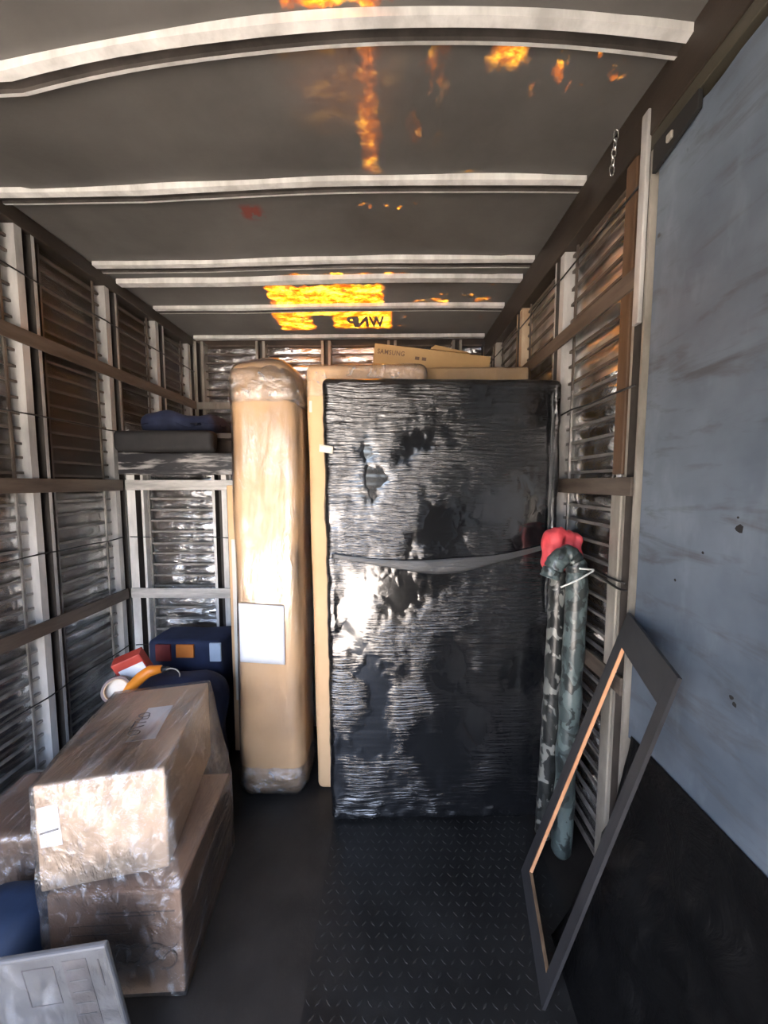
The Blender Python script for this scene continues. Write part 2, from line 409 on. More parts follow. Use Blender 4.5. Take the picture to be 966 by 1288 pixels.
# roof bows: pressed channels, broad near lip, recess with its shade painted dark, thin far lip
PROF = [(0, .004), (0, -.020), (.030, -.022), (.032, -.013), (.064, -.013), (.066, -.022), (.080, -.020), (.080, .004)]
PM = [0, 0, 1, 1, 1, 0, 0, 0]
def roof_bow(y0, s=1.0, second=True, sag=0.0):
    prof = [(a * s, b) for a, b in PROF] if second else [(0, .004), (0, -.026), (.05 * s, -.026), (.05 * s, .004)]
    pm = PM if second else [0, 0, 0, 0]
    n = 24; V = []; F = []; mi = []; L = len(prof)
    for i in range(n + 1):
        X = WL + .01 + (WR - WL - .02) * i / n
        for (dy, dz) in prof: V.append((X, y0 + dy, roof_z(X, y0) + dz + .004 * nz(X * 2, y0 * 3, 1)))
    for i in range(n):
        for k in range(L):
            l = (k + 1) % L; F.append((i * L + k, i * L + l, (i + 1) * L + l, (i + 1) * L + k)); mi.append(pm[k])
    F.append(tuple(range(L))); mi.append(1); F.append(tuple(n * L + k for k in range(L - 1, -1, -1))); mi.append(1)
    return new_obj('roof_bow', mesh('roof_bow', V, F, mi), ['pale_metal', 'channel_shade'], ceil)
roof_bow(.52); roof_bow(1.005, .78); roof_bow(1.50, .80); roof_bow(2.00); roof_bow(2.17, .9, False); roof_bow(2.50, .95); roof_bow(3.0, .8, False)
tag_letters = []
for ch, x in (('W', -.045), ('N', -.150), ('P', -.240)):
    o = text_part('lettering', ch, .23, 'ink', ceil, (x, 2.835, roof_z(x, 2.75) - .012), (0, 0, PI), .55 if ch != 'W' else .42, .0006, off=.009)

# ---- walls
def post(name, fixed, at, z0, z1, axis, wall, mats, w=(.033, .040, .016), depth=.075):
    """channel post: broad lip, recess with its shade painted dark, thin lip. axis 'x+' : faces +x (left wall), 'x-' right wall, 'y-' faces the camera"""
    a, b, c = w; T = a + b + c
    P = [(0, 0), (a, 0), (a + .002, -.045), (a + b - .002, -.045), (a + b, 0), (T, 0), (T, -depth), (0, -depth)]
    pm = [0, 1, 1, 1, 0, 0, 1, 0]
    V = []
    for z in (z0, z1):
        for (s, d) in P:
            if axis == 'x+': V.append((fixed + d, at + s, z))
            elif axis == 'x-': V.append((fixed - d, at + s, z))
            else: V.append((at + s, fixed - d, z))
    F = [(k, (k + 1) % 8, 8 + (k + 1) % 8, 8 + k) for k in range(8)]
    F += [(0, 1, 2, 7), (2, 3, 6, 7), (3, 4, 5, 6), (15, 10, 9, 8), (15, 14, 11, 10), (14, 13, 12, 11)]
    return new_obj(name, mesh(name, V, F, pm + [0] * 6), mats, wall)

def film_sheet(fixed, a0, a1, z0, z1, axis, mat, wall, pitch=.067, zref=0.0, amp=.009):
    nu = max(6, int((a1 - a0) / .03)); nv = max(8, int((z1 - z0) / .011))
    def fn(u, v):
        a = a0 + (a1 - a0) * u; z = z0 + (z1 - z0) * v
        d = amp * abs(math.sin(PI * (z - zref) / pitch)) + .010 * nz(a * 7, z * 6, fixed * 3) + .006 * nz(a * 18, z * 22, fixed)
        d *= min(1, u * 8, (1 - u) * 8)
        if axis == 'x+': return (fixed + d, a, z)
        if axis == 'x-': return (fixed - d, a, z)
        return (a, fixed - d, z)
    return new_obj('plastic_film', grid_mesh('plastic_film', nu, nv, fn), mat, wall)

slat_cache = {}
def slats(fixed, a0, a1, z0, z1, axis, wall, pitch=.067, zref=0.0, mat='slat_metal', tilt=True):
    key = (axis, round(a1 - a0, 3), mat)
    if key not in slat_cache:
        L = a1 - a0
        me = mesh('slat', box_v(0, L, -.006, .006, -.0055, .0055), BOXF)
        if axis != 'y-':
            me = mesh('slat', box_v(-.006, .006, 0, L, -.0055, .0055), BOXF)
        me.materials.append(M[mat]); slat_cache[key] = me
    k = math.ceil((z0 - zref) / pitch)
    while zref + k * pitch < z1:
        z = zref + k * pitch + random.uniform(-.004, .004)
        o = bpy.data.objects.new('slat', slat_cache[key]); C.objects.link(o); o.parent = wall
        if axis == 'y-': o.location = (a0, fixed, z); o.rotation_euler = (0, random.uniform(-.006, .006), 0)
        else: o.location = (fixed, a0, z); o.rotation_euler = (random.uniform(-.008, .008), 0, 0)
        k += 1
def stile(fixed, a, z0, z1, axis, wall, mat='slat_metal', w=.010):
    if axis == 'y-': box('stile', a - w / 2, a + w / 2, fixed - .012, fixed - .004, z0, z1, mat, wall)
    elif axis == 'x+': box('stile', fixed + .004, fixed + .012, a - w / 2, a + w / 2, z0, z1, mat, wall)
    else: box('stile', fixed - .012, fixed - .004, a - w / 2, a + w / 2, z0, z1, mat, wall)

wl = box('wall_left', WL - .12, WL - .09, YR, YB, 0, 2.66, 'cladding'); struct(wl)
wr = box('wall_right', WR + .105, WR + .135, YR, YB, 0, 2.66, 'cladding'); struct(wr)
wf = box('wall_front', WL - .09, WR + .105, YF + .105, YF + .135, 0, ZS - .03, 'cladding'); struct(wf)
wb_ = box('wall_nose', WL - .09, WR + .105, YB, YB + .03, ZS - .03, 2.76, 'cladding'); struct(wb_)

LEFT_POSTS = [(.56, 0), (1.08, 0), (1.60, 0), (2.09, 0), (2.53, ZS), (2.93, ZS)]
for y, z0 in LEFT_POSTS: post('post', WL, y, z0, 2.62, 'x+', wl, ['post_metal', 'channel_shade'])
RIGHT_POSTS = [(1.145, 0, 'pale_metal_dull'), (1.68, 0, 'post_metal'), (2.19, ZS, 'tan_metal'), (2.70, ZS, 'pale_metal_dull'), (2.98, ZS, 'pale_metal_dull')]
for y, z0, m in RIGHT_POSTS: post('post', WR, y, z0, 2.60, 'x-', wr, [m, 'channel_shade'], (.009, .036, .012) if y < 1.2 else (.04, .035, .015))
box('post', WR - .002, WR + .09, 1.212, 1.262, 0, 1.52, 'pale_metal_dull', wr, .004)
box('post', WR - .004, WR + .09, 1.212, 1.262, 1.53, 2.56, 'post_wood', wr, .004)['label'] = 'brown wooden post'
# bays of slats
def bay_x(axis, wall, F0, a0, a1, z0, z1, mat='slat_metal', sgn=1):
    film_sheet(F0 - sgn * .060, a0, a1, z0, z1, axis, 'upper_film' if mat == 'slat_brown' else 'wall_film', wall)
    slats(F0 - sgn * .040, a0, a1, z0 + .03, z1 - .02, axis, wall, mat=mat)
    stile(F0 - sgn * .040, a1 - .045, z0, z1, axis, wall, mat)
    stile(F0 - sgn * .040, a0 + .045, z0, z1, axis, wall, mat)
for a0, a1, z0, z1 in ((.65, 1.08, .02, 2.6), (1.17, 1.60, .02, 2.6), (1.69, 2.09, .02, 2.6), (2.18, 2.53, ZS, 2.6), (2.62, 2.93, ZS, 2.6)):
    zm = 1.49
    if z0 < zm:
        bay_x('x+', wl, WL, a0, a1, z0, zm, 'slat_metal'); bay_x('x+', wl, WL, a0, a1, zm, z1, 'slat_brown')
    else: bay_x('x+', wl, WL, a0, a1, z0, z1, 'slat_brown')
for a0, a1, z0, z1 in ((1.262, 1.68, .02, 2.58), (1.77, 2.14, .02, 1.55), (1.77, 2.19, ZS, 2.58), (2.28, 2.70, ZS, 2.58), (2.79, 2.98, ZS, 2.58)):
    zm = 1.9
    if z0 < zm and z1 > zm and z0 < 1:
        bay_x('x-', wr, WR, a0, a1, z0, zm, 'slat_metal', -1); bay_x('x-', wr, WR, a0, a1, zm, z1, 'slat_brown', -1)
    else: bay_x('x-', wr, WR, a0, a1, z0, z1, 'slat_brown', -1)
# bulkhead below the shelf
FX = [(-1.56, .07), (-1.05, 0), (-.52, 0), (.01, 0), (.52, 0)]
for x, _ in FX: post('post', YF, x, 0, ZS - .24, 'y-', wf, ['pale_metal', 'channel_shade'], (.016, .040, .030) if x > -1.5 else (.05, .035, .014))
for x0, x1 in ((-1.461, -1.05), (-.964, -.52), (-.434, .01), (.096, .52)):
    film_sheet(YF + .060, x0, x1, .02, 1.55, 'y-', 'front_film', wf, amp=.013)
    slats(YF + .040, x0, x1, .05, 1.54, 'y-', wf)
    stile(YF + .040, x0 + .012, .02, 1.55, 'y-', wf)
# nose wall above the shelf
for x in (-1.58, -1.08, -.55, -.02, .50): post('post', YB - .08, x, ZS, 2.64, 'y-', wb_, ['pale_metal_dull', 'channel_shade'], (.02, .035, .02))
for x0, x1 in ((-1.505, -1.08), (-1.005, -.55), (-.475, -.02), (.055, .50), (.575, .74)):
    film_sheet(YB - .025, x0, x1, ZS, 2.6, 'y-', 'front_film', wb_, amp=.010)
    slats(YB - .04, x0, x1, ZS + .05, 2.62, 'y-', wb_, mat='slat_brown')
# rails
for z in RAILS:
    box('rail', WL + .001, WL + .011, YR + .1, YF - .012 if z < 1.6 else YB - .09, z - .032, z + .032, 'rail_wood', wl, .002)
    box('rail', WR - .011, WR - .001, 1.15 if z < 2 else 1.15, YF - .02 if z < 1.6 else YB - .09, z - .03, z + .03, 'rail_wood', wr, .002)
    if z < 1.6: box('rail', WL + .02, WR - .02, YF - .010, YF - .001, z - .030, z + .030, 'rail_metal', wf, .002)
    else: box('rail', WL + .02, WR - .02, YB - .092, YB - .081, z - .028, z + .028, 'pale_metal_dull', wb_, .002)
for z in WIRES:
    n = 14; e = YF - .02 if z < 1.7 else YB - .1
    tube('wire', [(WL + .006, .3 + (e - .3) * i / n, z + .012 * nz(i * .9, z, 5)) for i in range(n + 1)], .0035, 'black_wire', wl)
    if z > .6: tube('wire', [(WR - .006, 1.16 + (e - 1.16) * i / n, z + .012 * nz(i * .9, z, 8)) for i in range(n + 1)], .0035, 'black_wire', wr)
    if z < 1.7: tube('wire', [(WL + .03 + 2.25 * i / n, YF - .005, z + .010 * nz(i * .9, z, 2)) for i in range(n + 1)], .003, 'black_wire', wf)
# header beams along the wall tops
struct(box('trim_1', WR - .01, WR + .10, YR, YB - .1, 2.50, 2.655, 'header_brown', None, .004))
struct(box('trim_2', WR - .005, WR + .10, YR, 1.17, 2.462, 2.500, 'header_olive', None, .003))
struct(box('trim_3', WL - .09, WL + .006, YR, YB - .1, 2.59, 2.66, 'header_brown', None, .004))
# rear of the box: lintel, and the half closed right rear leaf behind the camera
wrear = box('wall_rear', WL - .12, WR + .135, YR - .06, YR, 2.12, 2.70, 'truck_paint'); struct(wrear)  # unseen lintel, hung lower to darken the top of the board
dl = box('door_1', .06, WR + .13, YR - .06, YR - .005, 0, 2.12, 'truck_paint'); struct(dl)

# ------------------------------------------------------------------ shelf over the cab and what lies on it
sh = thing('cab_shelf', (0, YF, 1.5), (0, 0, 0), 'shelf over the cab faced with a scuffed black film wrapped plank', 'shelf')
def P(o): return tuple(-c for c in o.location)   # offset that lets parts be written in world coordinates
def put(o, par):
    o.parent = par; o.matrix_parent_inverse = Matrix.Translation(-Vector(par.location)); return o
put(box('deck', WL, WR - .015, YF - .03, YB - .085, ZS - .03, ZS - .002, 'cladding'), sh)
me = rbox_mesh('front_plank', (2.30, .035, .125), .008, (60, 2, 6), lambda p, n: Vector((0, .004 * nz(p.x * 6, p.z * 10, 1), .004 * nz(p.x * 4, 0, 2))))
put(new_obj('front_plank', me, 'scuffed_plank', None, (-.41, YF - .045, 1.612)), sh)
me = rbox_mesh('folded_cover', (.56, .09, .118), .03, (24, 4, 5), lambda p, n: Vector((0, .008 * nz(p.x * 5, p.z * 9, 1), .003 * nz(p.x * 5, p.y * 5, 2))))
roll = new_obj('folded_cover', me, 'black_cloth', None, (-1.262, YF - .078, 1.736))
tag(roll, 'black folded cover along the shelf edge above the scuffed plank', 'cover')
me = rbox_mesh('navy_cloth', (.48, .34, .15), .06, (18, 12, 6), lambda p, n: Vector((0, 0, (.035 * nz(p.x * 7, p.y * 6, 4) - .10 * max(0, p.x + .02) * 1.3) if p.z > 0 else 0)) + n * .012 * nz(p.x * 14, p.y * 14, p.z * 10))
tag(new_obj('bundled_cloth', me, 'navy_cloth', None, (-1.315, YF + .28, ZS + .080)), 'crumpled navy cloth lying on the cab shelf by left wall', 'cloth')

tv = thing('television_carton', (.28, 2.47, 1.802), (0, 0, 0), 'flat tan television carton standing tilted on the shelf, topmost behind the cartons', 'carton')
u = Vector((.993, 0, -.118)); v = Vector((.118, 0, .993)); TL = Vector((-.096, 2.45, 2.408)); Wd, Hd = .757, .518
def tvp(a, b, y): q = TL + u * a - v * b; return (q.x, y, q.z)
V8 = [tvp(0, Hd, 2.45), tvp(Wd, Hd, 2.45), tvp(Wd, Hd, 2.57), tvp(0, Hd, 2.57), tvp(0, 0, 2.45), tvp(Wd, 0, 2.45), tvp(Wd, 0, 2.57), tvp(0, 0, 2.57)]
put(hexa('box_body', V8, 'cardboard_flat', None, .004), tv)
fl = [tvp(.40, .02, 2.446), tvp(.757, .004, 2.446), tvp(.757, .004, 2.45), tvp(.40, .02, 2.45)]
put(hexa('lid_flap', [tvp(.36, .0, 2.44), tvp(.62, .0, 2.44), tvp(.62, .0, 2.56), tvp(.36, .0, 2.56), tvp(.39, -.032, 2.45), tvp(.60, -.012, 2.45), tvp(.60, -.012, 2.54), tvp(.39, -.032, 2.54)], 'cardboard_flat', None), tv)
t_ = text_part('lettering', 'SAMSUNG', .042, 'ink_brown', None, tvp(.022, .062, 2.4485), (PI / 2, .118, 0), .86, .0005, off=.0006); put(t_, tv)
for a in (.27, .315): put(hexa('printed_mark', [tvp(a, .075, 2.4485), tvp(a + .028, .075, 2.4485), tvp(a + .028, .075, 2.4496), tvp(a, .075, 2.4496), tvp(a, .055, 2.4485), tvp(a + .028, .055, 2.4485), tvp(a + .028, .055, 2.4496), tvp(a, .055, 2.4496)], 'ink_brown'), tv)

# ------------------------------------------------------------------ tall wrapped items
tall = thing('wrapped_tall_carton', (-.55, 1.76, 0), (0, 0, 0), 'tall narrow tan carton in clear film with a white paper label on its front', 'carton')
def tall_disp(p, n):
    z = p.z; q = Vector((0, 0, 0))
    if z > .85: q.z += -.25 * (p.x + .0) ** 2 * 6 * (.5 if p.x < 0 else 1.0) + .010 * nz(p.x * 9, p.y * 7, 3)
    q += n * (.006 * nz(p.x * 5, p.y * 5, z * 2.2) + .010 * max(0, (abs(z) - .85) / .17) * nz(p.x * 16, p.y * 16, z * 16))
    q.x += .006 * math.sin(z * 2.4) - .004 * z
    return q
me = rbox_mesh('box_body', (.312, .28, 2.04), .06, (10, 8, 50), tall_disp)
put(new_obj('box_body', me, 'cardboard', None, (-.557, 1.76, 1.024)), tall)
me = rbox_mesh('plastic_wrap', (.318, .286, 2.048), .063, (24, 20, 110), lambda p, n: tall_disp(p, n) + n * (.003 + .004 * nz(p.x * 14, p.y * 14, p.z * 3)))
put(new_obj('plastic_wrap', me, 'tall_film', None, (-.557, 1.76, 1.026)), tall)
for z0, hgt in ((1.93, .19), (.095, .17)):
    me = rbox_mesh('bunched_wrap', (.324, .292, hgt), .066, (40, 34, 22), lambda p, n, z0=z0: tall_disp(Vector((p.x, p.y, p.z + z0 - 1.024)), n) + n * (.006 + .008 * abs(nz(p.x * 20, p.y * 20, p.z * 20 + z0))))
    put(new_obj('bunched_wrap', me, 'bunched_film', None, (-.557, 1.76, z0 if z0 > 1 else .098)), tall)
me = grid_mesh('paper_label', 8, 8, lambda a, b: (-.682 + .205 * a, 1.6135 - .0015 * nz(a * 3, b * 3, 1), .685 + .275 * b - .012 * a), thick=.0006)
put(new_obj('paper_label', me, 'paper'), tall).location.y = -.0085
sliver = thing('carton_panel', (-.72, 1.98, 0), (0, 0, 0), 'flattened tan carton standing behind the tall narrow carton, at its left edge', 'carton')
put(box('box_body', -.868, -.60, 1.935, 1.985, 0, 1.49, 'cardboard', None, .006), sliver)
put(box('tape_strip', -.85, -.81, 1.933, 1.9345, .3, 1.2, 'masking_tape'), sliver)

ca = thing('flat_carton', (-.1, 1.73, 0), (0, 0, 0), 'tall tan flat carton directly behind the black wrapped panel, showing at its left', 'carton')
me = rbox_mesh('box_body', (.53, .12, 2.03), .03, (16, 4, 40), lambda p, n: n * .004 * nz(p.x * 4, p.y * 4, p.z * 3) + Vector((-.012 * p.z * (.5 - p.x / .53), 0, 0)))
put(new_obj('box_body', me, 'cardboard', None, (-.100, 1.735, 1.017)), ca)
me = rbox_mesh('plastic_wrap', (.538, .128, .16), .032, (40, 6, 10), lambda p, n: n * (.004 + .006 * nz(p.x * 14, p.y * 14, p.z * 14)) + Vector((-.012 * (p.z + .94) * (.5 - p.x / .53), 0, 0)))
put(new_obj('plastic_wrap', me, 'bunched_film', None, (-.100, 1.735, 1.955)), ca)
put(box('tape_strip', -.362, -.350, 1.672, 1.6745, 1.82, 1.87, 'masking_tape'), ca)
cb = thing('flat_carton', (.35, 1.87, 0), (0, 0, 0), 'tan flat carton behind the black wrapped panel, showing above its top right', 'carton')
me = rbox_mesh('box_body', (.68, .10, 2.06), .012, (16, 4, 20), lambda p, n: n * .004 * nz(p.x * 5, p.y * 4, p.z * 3))
put(new_obj('box_body', me, 'cardboard_flat', None, (.335, 1.875, 1.032)), cb)
me = rbox_mesh('plastic_wrap', (.686, .106, .12), .012, (40, 4, 8), lambda p, n: n * (.003 + .004 * nz(p.x * 14, p.y * 14, p.z * 14)))
put(new_obj('plastic_wrap', me, 'tall_film', None, (.335, 1.875, 2.00)), cb)

# black stretch wrapped panel
bp = thing('black_wrapped_panel', (.22, 1.56, 0), (0, 0, 0), 'tall rectangular panel wrapped in glossy black stretch film standing on the floor', 'panel')
BW, BH, BD = .985, 1.925, .11
def bp_disp(p, n):
    q = Vector((0, 0, 0))
    ex, ez = abs(p.x) / (BW / 2), abs(p.z) / (BH / 2)
    und = .005 * nz(p.x * 2.0, p.z * 1.8, 3) + .0014 * nz(p.x * 4, p.z * 6, 8)
    ridge = .0009 * nz(p.x * 4, p.z * 62 + 1.2 * nz(p.x * 1.5, p.z * 2, 1), 2) * max(0, min(1, .35 + 2.6 * nz(p.x * 3, p.z * 3, 11)))
    q += n * 0 + Vector((0, (und + ridge) * (-1 if p.y < 0 else 1), 0))
    # crumpled foot and lumpy left edge
    foot = max(0, (-p.z - .80) / .16); q.y += (.012 * nz(p.x * 16, p.z * 26, 5)) * foot * (-1)
    left = max(0, (-p.x - .36) / .13); q.y += -.008 * nz(p.x * 18, p.z * 13, 6) * left
    if ex > .93: q.x += (.006 * nz(1, p.z * 6, 7 + (p.x > 0)) + .003 * nz(2, p.z * 22, 9)) * (1 if p.x > 0 else -1)
    if ez > .95: q.z += .004 * nz(p.x * 7, 3, 1)
    q.x += (p.z / BH) * (-.008 + .012 * p.x / (BW / 2))
    return q
me = rbox_mesh('wrapped_body', (BW, BD, BH), .030, (110, 4, 380), bp_disp)
o = put(new_obj('wrapped_body', me, 'black_film', None, (.2225, 1.580, .968)), bp); o.rotation_euler = (math.radians(-.4), 0, math.radians(2.2))
def bandpt(a, b):
    x = -.24 + .95 * a; zc = 1.20 - .05 * math.sin(a * PI) + .10 * max(0, a - .45) ** 1.2
    wdt = .010 + .022 * math.exp(-((a - .5) / .22) ** 2)
    return (x, 1.580 - BD / 2 + (x - .2225) * math.tan(math.radians(2.2)) - .010 - .003 * nz(a * 9, b * 3, 1), zc + (b - .5) * 2 * wdt)
put(new_obj('film_tail', grid_mesh('film_tail', 60, 5, bandpt, thick=.0008), 'black_band'), bp)
def foldpt(a, b):
    z = .95 + .92 * b; x = .668 + .010 * (a - .5) + .006 * nz(1, z * 9, 4)
    return (x, 1.580 - BD / 2 + (x - .2225) * math.tan(math.radians(2.2)) - .011 - .004 * nz(a * 3, z * 14, 2), z)
put(new_obj('film_fold', grid_mesh('film_fold', 4, 90, foldpt, thick=.0008), 'black_band'), bp)
put(new_obj('tape_tab', grid_mesh('tape_tab', 6, 4, lambda a, b: (-.285 + .055 * a, 1.496 - .004 * nz(a * 5, b * 5, 2), 1.628 + .03 * b - .008 * a), thick=.0008), 'masking_tape'), bp)

put(new_obj('tape_tab', grid_mesh('tape_tab', 5, 5, lambda a, b: (.668 + .035 * a, 1.527 - .006 * nz(a * 5, b * 5, 2), .755 + .03 * b - .01 * a), thick=.0008), 'paper'), bp)
# ------------------------------------------------------------------ stacked cartons at the left
def carton(name, quad, z0, z1, mat, label):
    """quad: near-left, near-right, far-right, far-left in plan"""
    base = Vector((sum(q[0] for q in quad) / 4, sum(q[1] for q in quad) / 4, z0))
    t = thing(name, base, (0, 0, 0), label, 'carton')
    V8 = [(q[0], q[1], z0) for q in quad] + [(q[0], q[1], z1) for q in quad]
    o = put(hexa('box_body', V8, mat, None, .006), t); return t
UQ = [(-.991, .937), (-.667, 1.013), (-.767, 1.478), (-1.10, 1.39)]
LQ = [(-.975, .935), (-.600, .955), (-.645, 1.385), (-1.02, 1.36)]
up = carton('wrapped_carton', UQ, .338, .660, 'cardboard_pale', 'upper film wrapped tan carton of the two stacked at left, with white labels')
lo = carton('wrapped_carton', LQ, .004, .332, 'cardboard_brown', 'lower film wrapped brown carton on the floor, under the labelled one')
def frame_pt(quad, a, z, off=.002):   # a 0..1 along the near face
    p0, p1 = Vector(quad[0]), Vector(quad[1]); q = p0 + (p1 - p0) * a; d = (p1 - p0).normalized(); nrm = Vector((d.y, -d.x))
    q = q + nrm * off; return (q.x, q.y, z)
def plate(name, pts, nrm, mat, par, th=.0008):
    n = Vector(nrm).normalized() * th; me = mesh(name, [tuple(Vector(p)) for p in pts] + [tuple(Vector(p) + n) for p in pts], BOXF)
    return put(new_obj(name, me, mat), par)
d = (Vector(UQ[1]) - Vector(UQ[0])).normalized(); un = (d.y, -d.x, 0)
plate('paper_label', [frame_pt(UQ, .03, .475, .0006), frame_pt(UQ, .19, .475, .0006), frame_pt(UQ, .17, .60, .0006), frame_pt(UQ, .02, .595, .0006)], un, 'paper', up)
plate('label_line', [frame_pt(UQ, .03, .515, .0016), frame_pt(UQ, .17, .522, .0016), frame_pt(UQ, .17, .528, .0016), frame_pt(UQ, .03, .521, .0016)], un, 'ink', up, .0005)
plate('paper_label', [(-.857, 1.114, .6606), (-.773, 1.134, .6606), (-.820, 1.315, .6606), (-.901, 1.294, .6606)], (0, 0, 1), 'paper', up)
ang = math.atan2(1.315 - 1.134, -.820 + .773)
e1 = Vector((math.cos(ang), math.sin(ang), 0)); e2 = Vector((-e1.y, e1.x, 0)); o0 = Vector((-.818, 1.137, .6616))
def hand(pts): put(tube('handwriting', [o0 + e1 * a + e2 * b for a, b in pts], .0019, 'ink', None, False, 5), up)
hand([(.030 + .013 * math.cos(q), .036 + .018 * math.sin(q)) for q in [.4 * n for n in range(17)]])
hand([(.050, .060), (.066, .018)]); hand([(.058, .058), (.078, .054)])
hand([(.084, .058), (.084, .018)]); hand([(.074, .056), (.096, .056)])
hand([(.104, .058), (.104, .020), (.124, .020)]); hand([(.104, .040), (.120, .040)])
hand([(.104 + .026 + .012 * math.cos(q), .040 + .018 * math.sin(q)) for q in [.5 * n for n in range(14)]])

# wrap over the two cartons: their hull, pulled a little out and creased
bm = bmesh.new()
for qd, z0, z1 in ((UQ, .34, .663), (LQ, .006, .335)):
    c0 = Vector((sum(q[0] for q in qd) / 4, sum(q[1] for q in qd) / 4))
    for q in qd:
        w = Vector(q) - c0; w = c0 + w * 1.022
        for z in (z0, z1): bm.verts.new((w.x, w.y, z))
bmesh.ops.convex_hull(bm, input=bm.verts[:])
bmesh.ops.triangulate(bm, faces=bm.faces[:])
for _ in range(3): bmesh.ops.subdivide_edges(bm, edges=bm.edges[:], cuts=1, use_grid_fill=True)
for _ in range(2): bmesh.ops.subdivide_edges(bm, edges=[e for e in bm.edges if e.calc_length() > .03], cuts=1, use_grid_fill=True)
bmesh.ops.triangulate(bm, faces=bm.faces[:]); bm.normal_update()
for vtx in bm.verts:
    p = vtx.co.copy(); vtx.co += vtx.normal * (.002 + .006 * max(-.2, nz(p.x * 9 + p.z * 6, p.y * 5, p.z * 9)))
    vtx.co.z = max(.004, vtx.co.z)
me = bpy.data.meshes.new('plastic_wrap'); bm.to_mesh(me); bm.free()
me.polygons.foreach_set('use_smooth', [True] * len(me.polygons))
put(new_obj('plastic_wrap', me, 'carton_film'), up)
# print on the lower carton's front
d = (Vector(LQ[1]) - Vector(LQ[0])).normalized(); ln = (d.y, -d.x, 0)
def lp(a0, a1, z0, z1, mat='ink_brown', name='printed_line'):
    plate(name, [frame_pt(LQ, a0, z0, .0006), frame_pt(LQ, a1, z0, .0006), frame_pt(LQ, a1, z1, .0006), frame_pt(LQ, a0, z1, .0006)], ln, mat, lo, .0005)
for a0, a1, z0, z1 in ((.16, .62, .232, .235), (.16, .62, .203, .206), (.16, .167, .203, .235), (.613, .62, .203, .235), (.36, .95, .268, .273), (.46, .80, .258, .262)): lp(a0, a1, z0, z1)
def lq(a, z): return frame_pt(LQ, a, z, .0022)
rnd = random.Random(3)
for k in range(5):      # worn, unreadable stamp in brown ink
    cx, cz = .55 + .085 * k, .135 + .006 * math.sin(k * 2)
    put(tube('printed_scrawl', [lq(cx + (.050 + .02 * rnd.random()) * math.cos(q) + .01 * math.sin(3 * q), cz + (.022 + .008 * rnd.random()) * math.sin(q + .4 * k)) for q in [.35 * n for n in range(15)]], .0016, 'ink_brown'), lo)
put(tube('printed_scrawl', [lq(.86 + .09 * math.cos(q), .122 + .034 * math.sin(q)) for q in [-1.9 + .25 * n for n in range(17)]], .0028, 'ink_brown'), lo)
put(tube('printed_scrawl', [lq(.50 + .035 * n, .168 + .005 * math.sin(n * 1.7)) for n in range(11)], .0018, 'ink_brown'), lo)

# printed carton leaning in the near left corner
pc = thing('printed_carton', (-.88, .8, .0), (0, 0, 0), 'tilted grey printed carton in the near left corner with a dark printed panel', 'carton')
ua = Vector((math.cos(math.radians(11)), 0, math.sin(math.radians(11)))); va = Vector((-ua.z, 0, ua.x)); TR = Vector((-.676, .775, .405))
def pcp(a, b, y): q = TR - ua * a - va * b; return (q.x, y, q.z)     # a leftwards, b downwards
W_, H_ = .46, .322
put(hexa('box_body', [pcp(W_, H_, .775), pcp(0, H_, .775), pcp(0, H_, .790), pcp(W_, H_, .790), pcp(W_, 0, .775), pcp(0, 0, .775), pcp(0, 0, .790), pcp(W_, 0, .790)], 'printed_card', None, .005), pc)
def pcplate(name, a0, a1, b0, b1, mat, y=.7744, th=.0006):
    plate(name, [pcp(a1, b1, y), pcp(a0, b1, y), pcp(a0, b0, y), pcp(a1, b0, y)], (0, -1, 0), mat, pc, th)
pcplate('printed_panel', .052, .112, .022, .20, 'ink')
for b in (.045, .075, .105, .135, .165): pcplate('panel_line', .060, .104, b, b + .003, 'printed_card', .7736)
for a0, a1, b0, b1 in ((.135, .215, .030, .032), (.135, .215, .128, .130), (.135, .137, .030, .130), (.213, .215, .030, .130), (.022, .026, .03, .10)): pcplate('printed_line', a0, a1, b0, b1, 'ink')
me = grid_mesh('plastic_wrap', 40, 34, lambda a, b: (lambda q: (q[0], .769 - .003 * nz(a * 8, b * 9, 3), q[2]))(pcp(.455 * (1 - a), .318 * (1 - b) + .002, .769)))
put(new_obj('plastic_wrap', me, 'card_film'), pc)

def lump(name, size, r, n, loc, mat, label, cat, amp=.02, f=6, seed=1, rot=0.0, group=None):
    me = rbox_mesh(name, size, r, n, lambda p, nn: (nn * amp * nz(p.x * f, p.y * f, p.z * f + seed)) * (0 if p.z < -size[2] * .45 else 1))
    o = new_obj(name, me, mat, None, loc); o.rotation_euler = (0, 0, rot); return tag(o, label, cat, group)
lump('blue_bag', (.28, .20, .19), .075, (14, 12, 10), (-1.19, 1.03, .096), 'blue_cloth', 'plain blue cloth bundle on the floor left of the stacked cartons', 'bundle', .014, 7, 2)
bpk = thing('brown_package', (-1.37, 1.32, .0), (0, 0, .12), 'brown film wrapped package low on the floor by left wall', 'package')
me = rbox_mesh('package_body', (.36, .32, .25), .02, (12, 12, 6), lambda p, n: n * .008 * nz(p.x * 6, p.y * 6, p.z * 6)); new_obj('package_body', me, 'cardboard_brown', bpk, (0, 0, .138))
me = rbox_mesh('plastic_wrap', (.366, .326, .262), .022, (30, 30, 14), lambda p, n: n * (.005 + .008 * nz(p.x * 9, p.y * 9, p.z * 9))); new_obj('plastic_wrap', me, 'carton_film', bpk, (0, 0, .138))

